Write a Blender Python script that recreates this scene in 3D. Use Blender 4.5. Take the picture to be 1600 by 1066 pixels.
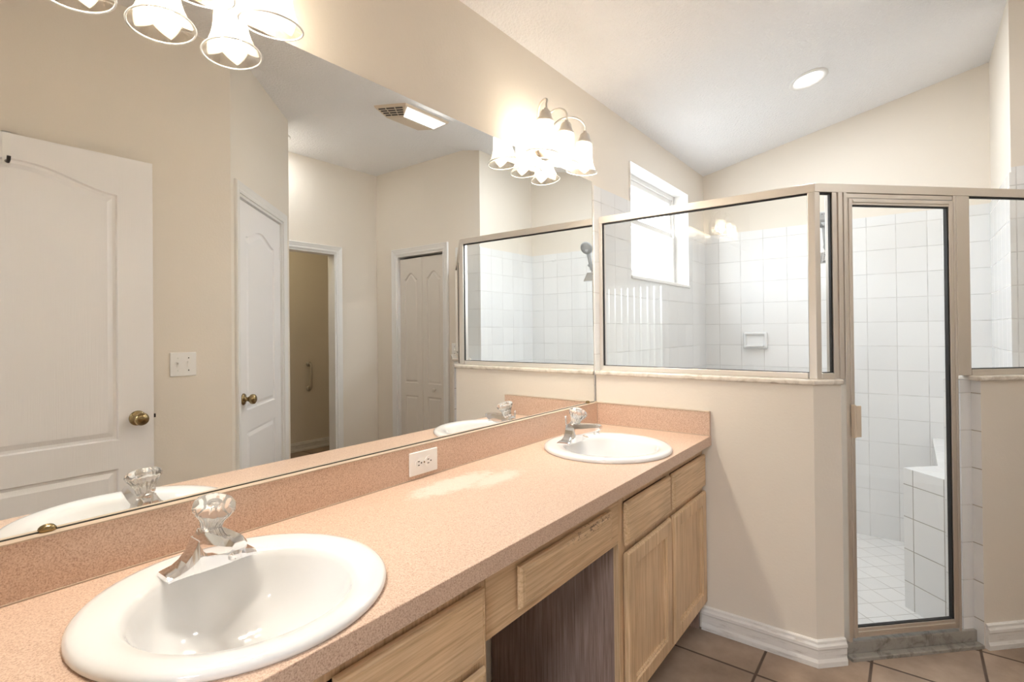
import bpy, bmesh, math, random
from math import sin, cos, pi, radians, sqrt, atan2
from mathutils import Vector, Matrix
random.seed(4)
scene = bpy.context.scene
for o in list(bpy.data.objects): bpy.data.objects.remove(o)
COL = scene.collection

# ------------------------------------------------------------------ camera
CAMPOS = Vector((1.2158, -2.2423, 1.2683))
YAW, PITCH, ROLL = radians(37.495), radians(0.3425), radians(-0.5763)
fw = Vector((-sin(YAW)*cos(PITCH), cos(YAW)*cos(PITCH), sin(PITCH)))
rt = Vector((cos(YAW), sin(YAW), 0)); up = rt.cross(fw)
rt2 = rt*cos(ROLL) + up*sin(ROLL); up2 = up*cos(ROLL) - rt*sin(ROLL)
cam = bpy.data.cameras.new('camera'); camo = bpy.data.objects.new('camera', cam); COL.objects.link(camo)
M = Matrix((rt2, up2, -fw)).transposed().to_4x4(); M.translation = CAMPOS
camo.matrix_world = M
cam.sensor_width = 36; cam.lens = 36*812.05/1600; cam.shift_y = -20.7/1600; cam.clip_start = 0.02
scene.camera = camo

# ------------------------------------------------------------------ world, exposure
W = bpy.data.worlds.new('World'); scene.world = W; W.use_nodes = True
wn = W.node_tree; wc = wn.nodes.new('ShaderNodeTexCoord'); ws = wn.nodes.new('ShaderNodeSeparateXYZ'); wr = wn.nodes.new('ShaderNodeValToRGB')
wn.links.new(wc.outputs['Generated'], ws.inputs[0]); wn.links.new(ws.outputs['Z'], wr.inputs[0])
wr.color_ramp.elements[0].position, wr.color_ramp.elements[0].color = -.0, (.20, .21, .19, 1)       # ground outside
wr.color_ramp.elements[1].position, wr.color_ramp.elements[1].color = .08, (.88, .94, 1, 1)         # overcast-bright sky
wn.links.new(wr.outputs[0], wn.nodes['Background'].inputs[0])
W.node_tree.nodes['Background'].inputs[1].default_value = 5.5
scene.view_settings.view_transform = 'Standard'; scene.view_settings.look = 'None'
scene.view_settings.gamma = 1; scene.view_settings.use_curve_mapping = False
scene.view_settings.exposure = 1.6
BULB_W, CAN_W, FAN_W, BED_W, NOOK_W = 11.5, 3.3, 1.0, 22.0, 1.6
cy = scene.cycles
cy.max_bounces = 14; cy.diffuse_bounces = 6; cy.glossy_bounces = 8; cy.transmission_bounces = 8
cy.transparent_max_bounces = 24; cy.caustics_reflective = True; cy.caustics_refractive = False
cy.sample_clamp_indirect = 6.0; cy.use_denoising = True

def light(name, kind, loc, power, color, size=0.05, aim=None, spread=None, parent=None):
    l = bpy.data.lights.new(name, kind); l.energy = power; l.color = color
    if kind == 'AREA':
        l.shape = 'DISK' if not isinstance(size, tuple) else 'RECTANGLE'
        if isinstance(size, tuple): l.size, l.size_y = size
        else: l.size = size
        if spread: l.spread = spread
    else: l.shadow_soft_size = size
    o = bpy.data.objects.new(name, l); COL.objects.link(o); o.location = loc
    if aim is not None:
        o.rotation_euler = Vector(aim).to_track_quat('-Z', 'Y').to_euler()
    if parent: o.parent = parent
    return o

def portal(name, loc, aim, sx, sy):
    o = light(name, 'AREA', loc, 1, (1, 1, 1), (sx, sy), aim)
    o.data.cycles.is_portal = True
    return o
portal('window_portal', (-0.16, 0.885, 1.88), (1, 0, 0), 0.92, 0.62)
portal('bedroom_portal', (2.45, -5.62, 1.15), (0, 1, 0), 1.3, 1.7)
# added fill light in the unseen bedroom, cool-toned, reaching in through the doorway
light('bedroom_fill', 'AREA', (1.5, -4.1, 2.55), BED_W, (0.86, 0.92, 1.0), 0.6, (0, 0, -1))

# ------------------------------------------------------------------ materials
def mat(name):
    m = bpy.data.materials.new(name); m.use_nodes = True
    nt = m.node_tree; nt.nodes.clear()
    out = nt.nodes.new('ShaderNodeOutputMaterial')
    return m, nt, out
def N(nt, t, **kw):
    n = nt.nodes.new(t)
    for k, v in kw.items(): setattr(n, k, v)
    return n
def bsdf(nt, out, color=(.8,.8,.8), rough=.5, metal=0, spec=.5, **kw):
    b = N(nt, 'ShaderNodeBsdfPrincipled')
    b.inputs['Base Color'].default_value = (*color, 1); b.inputs['Roughness'].default_value = rough
    b.inputs['Metallic'].default_value = metal; b.inputs['Specular IOR Level'].default_value = spec
    for k, v in kw.items(): b.inputs[k].default_value = v
    nt.links.new(b.outputs[0], out.inputs[0])
    return b
def simple(name, color, rough=.5, metal=0, spec=.5, **kw):
    m, nt, out = mat(name); bsdf(nt, out, color, rough, metal, spec, **kw); return m
def noise(nt, scale, detail=3, rough=.5, coord='Object', vec=None):
    n = N(nt, 'ShaderNodeTexNoise'); n.inputs['Scale'].default_value = scale
    n.inputs['Detail'].default_value = detail; n.inputs['Roughness'].default_value = rough
    if vec is None:
        tc = N(nt, 'ShaderNodeNewGeometry'); nt.links.new(tc.outputs['Position'], n.inputs[0]) if coord == 'World' else \
            nt.links.new(N(nt, 'ShaderNodeTexCoord').outputs['Object'], n.inputs[0])
    else: nt.links.new(vec, n.inputs[0])
    return n
def ramp(nt, src, stops):
    r = N(nt, 'ShaderNodeValToRGB'); e = r.color_ramp.elements
    e[0].position, e[0].color = stops[0][0], (*stops[0][1], 1)
    e[1].position, e[1].color = stops[-1][0], (*stops[-1][1], 1)
    for p, c in stops[1:-1]:
        x = e.new(p); x.color = (*c, 1)
    nt.links.new(src, r.inputs[0]); return r
def bump(nt, b, src, strength, dist=.01):
    n = N(nt, 'ShaderNodeBump'); n.inputs['Strength'].default_value = strength; n.inputs['Distance'].default_value = dist
    nt.links.new(src, n.inputs['Height']); nt.links.new(n.outputs[0], b.inputs['Normal']); return n
def paint(name, color, rough=.6, scale=120, strength=.15, dist=.004, spec=.3):
    m, nt, out = mat(name); b = bsdf(nt, out, color, rough, 0, spec)
    bump(nt, b, noise(nt, scale, 4, .6, 'World').outputs[0], strength, dist)
    return m
def vmath(nt, op, a, bv):
    n = N(nt, 'ShaderNodeVectorMath', operation=op); nt.links.new(a, n.inputs[0])
    n.inputs[1].default_value = bv; return n.outputs['Value'] if op == 'DOT_PRODUCT' else n.outputs[0]
def m1(nt, op, a, b=None, c=None):
    n = N(nt, 'ShaderNodeMath', operation=op)
    for i, x in enumerate((a, b, c)):
        if x is None: continue
        if isinstance(x, (int, float)): n.inputs[i].default_value = x
        else: nt.links.new(x, n.inputs[i])
    return n.outputs[0]
def tile(name, ua, va, size, ou, ov, c0, grout, gw, rough=.07, vary=.03, mottle=None, groutrough=.7, bumpd=.002, spec=.16):
    """square tiles laid along two world directions"""
    m, nt, out = mat(name); b = bsdf(nt, out, c0, rough, 0, spec)
    pos = N(nt, 'ShaderNodeNewGeometry').outputs['Position']
    us = m1(nt, 'DIVIDE', m1(nt, 'SUBTRACT', vmath(nt, 'DOT_PRODUCT', pos, ua), ou), size)
    vs = m1(nt, 'DIVIDE', m1(nt, 'SUBTRACT', vmath(nt, 'DOT_PRODUCT', pos, va), ov), size)
    def edge(x):
        f = m1(nt, 'FRACT', x); return m1(nt, 'MINIMUM', f, m1(nt, 'SUBTRACT', 1.0, f))
    d = m1(nt, 'MULTIPLY', m1(nt, 'MINIMUM', edge(us), edge(vs)), size)
    mask = N(nt, 'ShaderNodeMapRange', interpolation_type='SMOOTHSTEP')
    nt.links.new(d, mask.inputs[0]); mask.inputs[1].default_value = gw*.35; mask.inputs[2].default_value = gw*.75
    cmb = N(nt, 'ShaderNodeCombineXYZ')
    nt.links.new(m1(nt, 'FLOOR', us), cmb.inputs[0]); nt.links.new(m1(nt, 'FLOOR', vs), cmb.inputs[1])
    wn = N(nt, 'ShaderNodeTexWhiteNoise'); nt.links.new(cmb.outputs[0], wn.inputs[0])
    hsv = N(nt, 'ShaderNodeHueSaturation')
    val = m1(nt, 'ADD', m1(nt, 'MULTIPLY', wn.outputs[0], vary*2), 1-vary)
    nt.links.new(val, hsv.inputs['Value'])
    if mottle:
        r = ramp(nt, noise(nt, mottle[0], 6, .6, 'World').outputs[0], mottle[1]); nt.links.new(r.outputs[0], hsv.inputs['Color'])
    else: hsv.inputs['Color'].default_value = (*c0, 1)
    gn = ramp(nt, noise(nt, 9, 3, .6, 'World').outputs[0], [(.35, grout), (.7, tuple(g*.72 for g in grout))])
    mx = N(nt, 'ShaderNodeMix', data_type='RGBA'); nt.links.new(mask.outputs[0], mx.inputs[0])
    nt.links.new(gn.outputs[0], mx.inputs[6]); nt.links.new(hsv.outputs[0], mx.inputs[7]); nt.links.new(mx.outputs[2], b.inputs['Base Color'])
    rr = N(nt, 'ShaderNodeMapRange'); nt.links.new(mask.outputs[0], rr.inputs[0])
    rr.inputs[3].default_value = groutrough; rr.inputs[4].default_value = rough; nt.links.new(rr.outputs[0], b.inputs['Roughness'])
    bump(nt, b, mask.outputs[0], .5, bumpd)
    return m

WALLC = (0.785, 0.722, 0.64)
M_WALL = paint('beige_wall_paint', WALLC, .6, 90, .2, .003)
M_CEIL = paint('white_textured_ceiling', (.87, .86, .86), .8, 75, .8, .011)
M_WHITE = paint('white_trim_paint', (.80, .785, .765), .35, 40, .04, .002, .45)
M_DOOR = None
def door_mat(name, c):
    m, nt, out = mat(name); b = bsdf(nt, out, c, .42, 0, .45)
    tc = N(nt, 'ShaderNodeTexCoord'); mp = N(nt, 'ShaderNodeMapping'); mp.inputs['Scale'].default_value = (220, 220, 7)
    nt.links.new(tc.outputs['Object'], mp.inputs[0])
    bump(nt, b, noise(nt, 1, 3, .5, vec=mp.outputs[0]).outputs[0], .22, .002)
    return m
M_DOOR = door_mat('white_moulded_door', (.86, .845, .845))
M_BIFOLD = door_mat('off_white_bifold', (.74, .69, .63))
X3, Y3, Z3 = (1,0,0), (0,1,0), (0,0,1)
R2 = .70710678
TW, TG = (.80, .795, .79), (.74, .725, .71)
M_TILE_X = tile('white_wall_tile_rear', X3, Z3, .1495, 1.0, 1.45, TW, TG, .0035)
M_TILE_Y = tile('white_wall_tile_side', Y3, Z3, .1495, 1.718, 1.45, TW, TG, .0035)
M_TILE_D = tile('white_wall_tile_diagonal', (R2, R2, 0), Z3, .1495, .07, 1.45, TW, TG, .0035)
M_TILE_E = tile('white_wall_tile_end', (-R2, R2, 0), Z3, .1495, -.70, 1.45, TW, (.45,.40,.34), .0035)
M_TILE_B = tile('white_bench_tile', (R2, -R2, 0), Z3, .15, .317, .535, (.80,.795,.79), (.46,.43,.39), .0035)
M_TILE_T = tile('white_bench_top_tile', (R2, -R2, 0), (R2, R2, 0), .1495, .2, 1.4, TW, (.74,.73,.72), .003)
M_TILE_F = tile('white_shower_floor_tile', (R2, R2, 0), (R2, -R2, 0), .112, 1.264, .102, (.80,.79,.78), (.62,.59,.56), .003, .3)
M_FLOOR = tile('taupe_floor_tile', X3, Y3, .334, .75, -.19, (.4,.3,.22), (.12,.085,.065), .0085, .42, .08,
               (5, [(.3, (.25,.185,.14)), (.5, (.34,.255,.195)), (.72, (.44,.335,.255))]), bumpd=.003)
# laminate counter
def laminate():
    m, nt, out = mat('pink_beige_speckled_laminate'); b = bsdf(nt, out, (.6,.4,.3), .38, 0, .4)
    r = ramp(nt, noise(nt, 380, 2, .7, 'World').outputs[0], [(.30, (.41,.255,.19)), (.46, (.60,.425,.32)), (.54, (.65,.475,.365)), (.70, (.74,.58,.47))])
    # the bleached worn patch by the outlet
    pos = N(nt, 'ShaderNodeNewGeometry').outputs['Position']
    def blob(c, rad, soft):
        mp = N(nt, 'ShaderNodeMapping'); mp.inputs['Location'].default_value = (-c[0]/rad[0], -c[1]/rad[1], -c[2]/rad[2])
        mp.inputs['Scale'].default_value = (1/rad[0], 1/rad[1], 1/rad[2]); nt.links.new(pos, mp.inputs[0])
        ln = N(nt, 'ShaderNodeVectorMath', operation='LENGTH'); nt.links.new(mp.outputs[0], ln.inputs[0])
        nn = noise(nt, 34, 4, .65, 'World')
        s = m1(nt, 'ADD', ln.outputs['Value'], m1(nt, 'MULTIPLY', m1(nt, 'SUBTRACT', nn.outputs[0], .5), 1.5))
        mr = N(nt, 'ShaderNodeMapRange', interpolation_type='SMOOTHSTEP'); nt.links.new(s, mr.inputs[0])
        mr.inputs[1].default_value = 1.0+soft; mr.inputs[2].default_value = 1.0-soft; mr.inputs[3].default_value = 0; mr.inputs[4].default_value = 1
        return mr.outputs[0]
    k = m1(nt, 'MAXIMUM', blob((.145, -1.13, .82), (.05, .15, .03), .3), blob((.21, -1.02, .82), (.04, .1, .03), .5))
    mx = N(nt, 'ShaderNodeMix', data_type='RGBA'); nt.links.new(m1(nt, 'MULTIPLY', k, .5), mx.inputs[0])
    nt.links.new(r.outputs[0], mx.inputs[6]); mx.inputs[7].default_value = (.85, .77, .70, 1)
    nt.links.new(mx.outputs[2], b.inputs['Base Color'])
    bump(nt, b, noise(nt, 500, 1, .5, 'World').outputs[0], .06, .001)
    return m
M_LAM = laminate()
def wood(name, axis, c0, c1, c2, rough=.42, worn=None):
    m, nt, out = mat(name); b = bsdf(nt, out, c1, rough, 0, .4)
    pos = N(nt, 'ShaderNodeNewGeometry').outputs['Position']
    mp = N(nt, 'ShaderNodeMapping'); s = [170, 170, 170]; s[axis] = 5; mp.inputs['Scale'].default_value = s
    nt.links.new(pos, mp.inputs[0])
    n = noise(nt, 1, 5, .62, vec=mp.outputs[0])
    r = ramp(nt, n.outputs[0], [(.32, c0), (.5, c1), (.68, c2)])
    big = ramp(nt, noise(nt, 6, 3, .5, 'World').outputs[0], [(.3, (.88,.88,.88)), (.7, (1.06,1.04,1.02))])
    mx = N(nt, 'ShaderNodeMix', data_type='RGBA', blend_type='MULTIPLY'); mx.inputs[0].default_value = 1
    nt.links.new(r.outputs[0], mx.inputs[6]); nt.links.new(big.outputs[0], mx.inputs[7]); res = mx.outputs[2]
    if worn:                                   # dark rubbed scratches inside a small region (centre, radii)
        c, rad = worn; mq = N(nt, 'ShaderNodeMapping'); mq.inputs['Location'].default_value = [-a/b_ for a, b_ in zip(c, rad)]
        mq.inputs['Scale'].default_value = [1/b_ for b_ in rad]; nt.links.new(pos, mq.inputs[0])
        ln = N(nt, 'ShaderNodeVectorMath', operation='LENGTH'); nt.links.new(mq.outputs[0], ln.inputs[0])
        ms = N(nt, 'ShaderNodeMapping'); ms.inputs['Scale'].default_value = (60, 60, 160); nt.links.new(pos, ms.inputs[0])
        sc_ = noise(nt, 1, 4, .7, vec=ms.outputs[0])
        k = m1(nt, 'MULTIPLY', m1(nt, 'GREATER_THAN', sc_.outputs[0], .56), m1(nt, 'MAXIMUM', m1(nt, 'SUBTRACT', 1.0, ln.outputs['Value']), 0.0))
        m2 = N(nt, 'ShaderNodeMix', data_type='RGBA'); nt.links.new(m1(nt, 'MINIMUM', m1(nt, 'MULTIPLY', k, 1.6), .85), m2.inputs[0])
        nt.links.new(res, m2.inputs[6]); m2.inputs[7].default_value = (.17, .10, .06, 1); res = m2.outputs[2]
    nt.links.new(res, b.inputs['Base Color'])
    bump(nt, b, n.outputs[0], .12, .002)
    return m
OC = ((.50,.33,.185), (.66,.465,.285), (.76,.565,.375))
M_WOODV = wood('pickled_oak_vertical', 2, *OC)
M_WOODH = wood('pickled_oak_horizontal', 1, *OC)
M_WOODWORN = wood('pickled_oak_worn', 1, *OC, worn=((.527, -.97, .732), (.05, .17, .022)))
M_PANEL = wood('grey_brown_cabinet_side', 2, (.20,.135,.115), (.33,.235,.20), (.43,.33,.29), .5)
M_DARK = simple('dark_cabinet_inside', (.10,.065,.04), .8)
M_NICKEL = simple('brushed_nickel', (.62,.585,.54), .3, 1)
M_FRAME = simple('satin_nickel_frame', (.80,.755,.705), .42, 1)
M_FRAMEDARK = simple('black_glazing_seal', (.015,.013,.012), .6)
M_CHROME = simple('chrome', (.86,.86,.87), .06, 1)
M_BRASS = simple('antique_brass', (.33,.245,.125), .25, 1)
M_BRONZE = simple('dark_bronze', (.06,.05,.045), .4, .7)
M_PORC = simple('white_porcelain', (.79,.79,.79), .09, 0, .55, **{'Coat Weight': .4, 'Coat Roughness': .04})
M_PLASTIC = simple('white_plastic', (.86,.85,.83), .32)
M_SLOT = simple('dark_slot', (.02,.017,.015), .7)
M_TAN = simple('tan_plastic', (.66,.55,.43), .5)
M_CAULK = simple('cream_caulk', (.50,.40,.31), .5)
M_GREYPLASTIC = simple('grey_shower_plastic', (.36,.36,.36), .3)
def marble(name, a, b_, rough):
    m, nt, out = mat(name); b = bsdf(nt, out, a, rough, 0, .5)
    n = noise(nt, 14, 6, .65, 'World'); n.inputs['Distortion'].default_value = 1.4
    r = ramp(nt, n.outputs[0], [(.32, b_), (.52, a), (.8, tuple(min(1, x*1.12) for x in a))]); nt.links.new(r.outputs[0], b.inputs['Base Color'])
    return m
M_SILL = marble('cream_marble_sill', (.74,.68,.60), (.52,.45,.38), .18)
M_CURB = marble('grey_marble_curb', (.34,.315,.28), (.14,.125,.105), .3)
def worn_base():
    m, nt, out = mat('chipped_white_baseboard_paint'); b = bsdf(nt, out, (.8,.78,.75), .45, 0, .4)
    mp = N(nt, 'ShaderNodeMapping'); mp.inputs['Scale'].default_value = (9, 9, 55)
    nt.links.new(N(nt, 'ShaderNodeNewGeometry').outputs['Position'], mp.inputs[0])
    r = ramp(nt, noise(nt, 1, 6, .7, vec=mp.outputs[0]).outputs[0], [(.27, (.36,.32,.28)), (.36, (.66,.63,.60)), (.46, (.80,.78,.755)), (.8, (.84,.82,.80))])
    nt.links.new(r.outputs[0], b.inputs['Base Color']); return m
M_BASE = worn_base()
M_CARPET = paint('beige_carpet', (.5,.43,.35), .95, 300, .8, .01)
def glass(name, tint=(.985,.99,.985), refl=1.0, rough=0.0):
    """flat pane: straight-through transparency plus Fresnel-like reflection"""
    m, nt, out = mat(name)
    t = N(nt, 'ShaderNodeBsdfTransparent'); t.inputs[0].default_value = (*tint, 1)
    g = N(nt, 'ShaderNodeBsdfGlossy'); g.inputs['Roughness'].default_value = rough; g.inputs[0].default_value = (1,1,1,1)
    lw = N(nt, 'ShaderNodeLayerWeight'); lw.inputs[0].default_value = .5
    f = m1(nt, 'ADD', m1(nt, 'MULTIPLY', m1(nt, 'POWER', lw.outputs['Facing'], 5.0), .9*refl), .042*refl)
    mx = N(nt, 'ShaderNodeMixShader'); nt.links.new(f, mx.inputs[0]); nt.links.new(t.outputs[0], mx.inputs[1]); nt.links.new(g.outputs[0], mx.inputs[2])
    nt.links.new(mx.outputs[0], out.inputs[0]); return m
M_GLASS = glass('clear_shower_glass')
M_WGLASS = glass('window_glass')
def frosted_window():
    m, nt, out = mat('obscure_window_glass')
    t = N(nt, 'ShaderNodeBsdfTransparent'); d = N(nt, 'ShaderNodeBsdfTranslucent'); d.inputs[0].default_value = (.95,.97,1,1)
    mx = N(nt, 'ShaderNodeMixShader'); mx.inputs[0].default_value = .18
    nt.links.new(t.outputs[0], mx.inputs[1]); nt.links.new(d.outputs[0], mx.inputs[2]); nt.links.new(mx.outputs[0], out.inputs[0]); return m
M_FROST = frosted_window()
def mirror_mat():
    m, nt, out = mat('mirror_silver'); g = N(nt, 'ShaderNodeBsdfGlossy'); g.inputs['Roughness'].default_value = 0
    g.inputs[0].default_value = (.90,.91,.90,1); nt.links.new(g.outputs[0], out.inputs[0]); return m
M_MIRROR = mirror_mat()
M_MEDGE = simple('dark_mirror_edge', (.05,.055,.05), .4)
M_CRYSTAL = simple('clear_acrylic', (.97,.97,.96), .03, 0, .5, **{'Transmission Weight': .86, 'IOR': 1.47})
def emit(name, c, s):
    m, nt, out = mat(name); e = N(nt, 'ShaderNodeEmission'); e.inputs[0].default_value = (*c, 1); e.inputs[1].default_value = s
    nt.links.new(e.outputs[0], out.inputs[0]); return m
M_BULB = emit('glowing_bulb', (1, .90, .74), 9)
M_LENS = emit('lit_downlight_lens', (1, .99, .96), 4)
M_FANLENS = emit('lit_fan_lens', (1, .99, .95), .55)
def shade_mat():
    """frosted glass bell with clear V-cut border at the rim (UV: u round the bell, v from rim up)"""
    m, nt, out = mat('frosted_cut_glass_shade')
    uv = N(nt, 'ShaderNodeUVMap'); sp = N(nt, 'ShaderNodeSeparateXYZ'); nt.links.new(uv.outputs[0], sp.inputs[0])
    fr = m1(nt, 'FRACT', m1(nt, 'MULTIPLY', sp.outputs[0], 5.0))
    zig = m1(nt, 'ABSOLUTE', m1(nt, 'SUBTRACT', fr, .5))
    lim = m1(nt, 'ADD', m1(nt, 'MULTIPLY', zig, .36), .07)
    fm = N(nt, 'ShaderNodeMapRange'); nt.links.new(m1(nt, 'SUBTRACT', sp.outputs[1], lim), fm.inputs[0])
    fm.inputs[1].default_value = -.012; fm.inputs[2].default_value = .012
    tr = N(nt, 'ShaderNodeBsdfTransparent'); tr.inputs[0].default_value = (.97,.95,.92,1)
    gl = N(nt, 'ShaderNodeBsdfGlossy'); gl.inputs['Roughness'].default_value = .06
    clear = N(nt, 'ShaderNodeMixShader'); clear.inputs[0].default_value = .12
    nt.links.new(tr.outputs[0], clear.inputs[1]); nt.links.new(gl.outputs[0], clear.inputs[2])
    tl = N(nt, 'ShaderNodeBsdfTranslucent'); tl.inputs[0].default_value = (1,.95,.86,1)
    df = N(nt, 'ShaderNodeBsdfDiffuse'); df.inputs[0].default_value = (.9,.84,.74,1)
    a = N(nt, 'ShaderNodeMixShader'); a.inputs[0].default_value = .3
    nt.links.new(tl.outputs[0], a.inputs[1]); nt.links.new(df.outputs[0], a.inputs[2])
    fro = N(nt, 'ShaderNodeMixShader'); fro.inputs[0].default_value = .30
    tr2 = N(nt, 'ShaderNodeBsdfTransparent'); nt.links.new(a.outputs[0], fro.inputs[1]); nt.links.new(tr2.outputs[0], fro.inputs[2])
    mx = N(nt, 'ShaderNodeMixShader'); nt.links.new(fm.outputs[0], mx.inputs[0]); nt.links.new(clear.outputs[0], mx.inputs[1]); nt.links.new(fro.outputs[0], mx.inputs[2])
    nt.links.new(mx.outputs[0], out.inputs[0]); return m
M_SHADE = shade_mat()

# ------------------------------------------------------------------ mesh helpers
def box(bm, x0, x1, y0, y1, z0, z1, mi=0):
    v = [bm.verts.new(p) for p in [(x0,y0,z0),(x1,y0,z0),(x1,y1,z0),(x0,y1,z0),(x0,y0,z1),(x1,y0,z1),(x1,y1,z1),(x0,y1,z1)]]
    for f in [(0,3,2,1),(4,5,6,7),(0,1,5,4),(1,2,6,5),(2,3,7,6),(3,0,4,7)]:
        bm.faces.new([v[i] for i in f]).material_index = mi
def prism(bm, pts, z0, z1, mi=0, side_mi=None):
    """vertical prism over a plan polygon; z1 may be a function of (x, y)"""
    f = z1 if callable(z1) else (lambda x, y: z1)
    lo = [bm.verts.new((x, y, z0)) for x, y in pts]; hi = [bm.verts.new((x, y, f(x, y))) for x, y in pts]
    n = len(pts)
    bm.faces.new(lo[::-1]).material_index = mi; bm.faces.new(hi).material_index = mi
    for i in range(n):
        j = (i+1) % n; q = bm.faces.new([lo[i], lo[j], hi[j], hi[i]]); q.material_index = side_mi[i] if side_mi else mi
def loft(bm, rings, cap0=True, cap1=True, closed=True, mi=0, smooth=False):
    vs = [[bm.verts.new(p) for p in r] for r in rings]; n = len(rings[0])
    for a, b in zip(vs, vs[1:]):
        for i in range(n if closed else n-1):
            j = (i+1) % n; f = bm.faces.new([a[i], a[j], b[j], b[i]]); f.material_index = mi; f.smooth = smooth
    if cap0: bm.faces.new(vs[0][::-1]).material_index = mi
    if cap1: bm.faces.new(vs[-1]).material_index = mi
    return vs
def lathe(bm, prof, seg=32, c=(0,0,0), smooth=True, uv=None, mtx=None, flute=None):
    rings = []
    for k, (r, z) in enumerate(prof):
        ring = []
        for i in range(seg):
            a = 2*pi*i/seg; rr = r*(1+(flute[k]*cos(a*flute[-1]) if flute else 0))
            p = Vector((rr*cos(a), rr*sin(a), z))
            if mtx: p = mtx @ p
            ring.append(p + Vector(c))
        rings.append(ring)
    vs = loft(bm, rings, prof[0][0] > 1e-5, prof[-1][0] > 1e-5, smooth=smooth)
    return vs
def tube(bm, pts, rad, seg=10, caps=True, smooth=True):
    pts = [Vector(p) for p in pts]; rings = []; prev = None
    for i, p in enumerate(pts):
        t = (pts[min(i+1, len(pts)-1)] - pts[max(i-1, 0)]).normalized()
        if prev is None:
            prev = Vector((0,0,1)) if abs(t.z) < .9 else Vector((1,0,0))
        n = (prev - t*prev.dot(t)).normalized(); b = t.cross(n); prev = n
        r = rad[i] if isinstance(rad, (list, tuple)) else rad
        rings.append([p + n*r*cos(2*pi*k/seg) + b*r*sin(2*pi*k/seg) for k in range(seg)])
    loft(bm, rings, caps, caps, smooth=smooth)
def ellipsoid(bm, c, rx, ry, rz, seg=20, rows=12):
    rings = []
    for j in range(1, rows):
        ph = pi*j/rows
        rings.append([Vector((c[0]+rx*sin(ph)*cos(2*pi*i/seg), c[1]+ry*sin(ph)*sin(2*pi*i/seg), c[2]-rz*cos(ph))) for i in range(seg)])
    loft(bm, rings, True, True, smooth=True)
def new(): return bmesh.new()
def bevel(o, w=.002, seg=2):
    m = o.modifiers.new('Bevel', 'BEVEL'); m.width = w; m.segments = seg; m.limit_method = 'ANGLE'; m.angle_limit = radians(40)
    return o
def obj(name, bm, mats, parent=None, bev=None, loc=None, world=False):
    """world=True: mesh was built in world coordinates, origin is moved to its base (or the parent's)"""
    bmesh.ops.recalc_face_normals(bm, faces=bm.faces[:])
    off = Vector((0,0,0))
    if world:
        if parent is not None: off = Vector(parent['org']) if 'org' in parent else parent.location.copy()
        else:
            xs = [v.co for v in bm.verts]
            off = Vector(((min(p.x for p in xs)+max(p.x for p in xs))/2, (min(p.y for p in xs)+max(p.y for p in xs))/2, min(p.z for p in xs)))
        bmesh.ops.translate(bm, verts=bm.verts[:], vec=-off)
    me = bpy.data.meshes.new(name); bm.to_mesh(me); bm.free()
    for m in (mats if isinstance(mats, (list, tuple)) else [mats]): me.materials.append(m)
    o = bpy.data.objects.new(name, me); COL.objects.link(o)
    if parent is not None:
        o.parent = parent
    elif world: o.location = off
    if loc is not None: o.location = loc
    if bev: bevel(o, bev)
    return o
def sub(name, bm, mats, parent, root, bev=None):
    """sub-part under a part whose own location inside its root is zero: same local frame as the root"""
    return obj(name, bm, mats, parent, bev)
def tag(o, label=None, cat=None, group=None, kind=None):
    if label: o['label'] = label
    if cat: o['category'] = cat
    if group: o['group'] = group
    if kind: o['kind'] = kind
    return o
def thing(name, label, cat, loc, rz=0, group=None, kind=None):
    o = bpy.data.objects.new(name, None); COL.objects.link(o); o.location = loc; o.rotation_euler = (0, 0, rz)
    o.empty_display_size = .05
    return tag(o, label, cat, group, kind)
def struct(name, bm, mats, bev=None):
    return tag(obj(name, bm, mats, None, bev, world=True), kind='structure')
def dup(root, loc, label, rz=None):
    def rec(o, p):
        c = o.copy(); COL.objects.link(c)
        if p is not None: c.parent = p
        for ch in list(o.children): rec(ch, c)
        return c
    r = rec(root, None); r.location = loc; r['label'] = label
    if rz is not None: r.rotation_euler = (0, 0, rz)
    return r
def tri_fill_plate(bm, loops, z=None, axis='z'):
    """planar face with holes from closed loops of points"""
    edges = []; vloops = []
    for lp in loops:
        vs = [bm.verts.new(p) for p in lp]; vloops.append(vs)
        for i in range(len(vs)): edges.append(bm.edges.new((vs[i], vs[(i+1) % len(vs)])))
    bmesh.ops.triangle_fill(bm, use_beauty=True, use_dissolve=False, edges=edges)
    return vloops

# ------------------------------------------------------------------ room shell
CZ0, CSL, RIDGE = 2.4104, .2183, 1.766
CZ1 = CZ0 + CSL*RIDGE
def ch(x, y=0): return min(CZ0 + CSL*max(x, -.2), CZ1)
YS, XR, YC, XT, XSW, YB = 1.718, 1.582, .985, 2.917, 1.60, -2.34
YV = -3.0            # the vanity alcove runs on past the entrance doorway
bm = new(); box(bm, -.12, 4.2, -2.46, 1.9, -.16, 0)
FLOOR = None; bm.free()
# floor: leave the shower recess out
bm = new()
prism(bm, [(-.12, YV-.1), (.60, YV-.1), (.60, YB-.12), (4.2, YB-.12), (4.2, 1.9), (1.95, 1.9), (1.95, YC+.05), (1.84, YC+.05), (1.40, .575), (.955, .13), (.90, .06), (-.12, .06)], -.16, 0)
struct('floor', bm, M_FLOOR)
bm = new()
prism(bm, [(-.01, .05), (.90, .055), (1.86, 1.01), (1.86, 1.05), (1.70, 1.05), (1.70, YS+.02), (-.01, YS+.02)], -.10, -.04)
struct('floor_shower', bm, M_TILE_F)
# sloping ceiling and level ceiling
bm = new()
t = .06
rings = []
for y in (YV-.12, YS+.12):
    rings.append([(-.12, y, ch(-.12)), (RIDGE, y, CZ1), (4.2, y, CZ1), (4.2, y, CZ1+t), (RIDGE, y, CZ1+t), (-.12, y, ch(-.12)+t)])
loft(bm, rings)
struct('ceiling', bm, M_CEIL)

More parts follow.
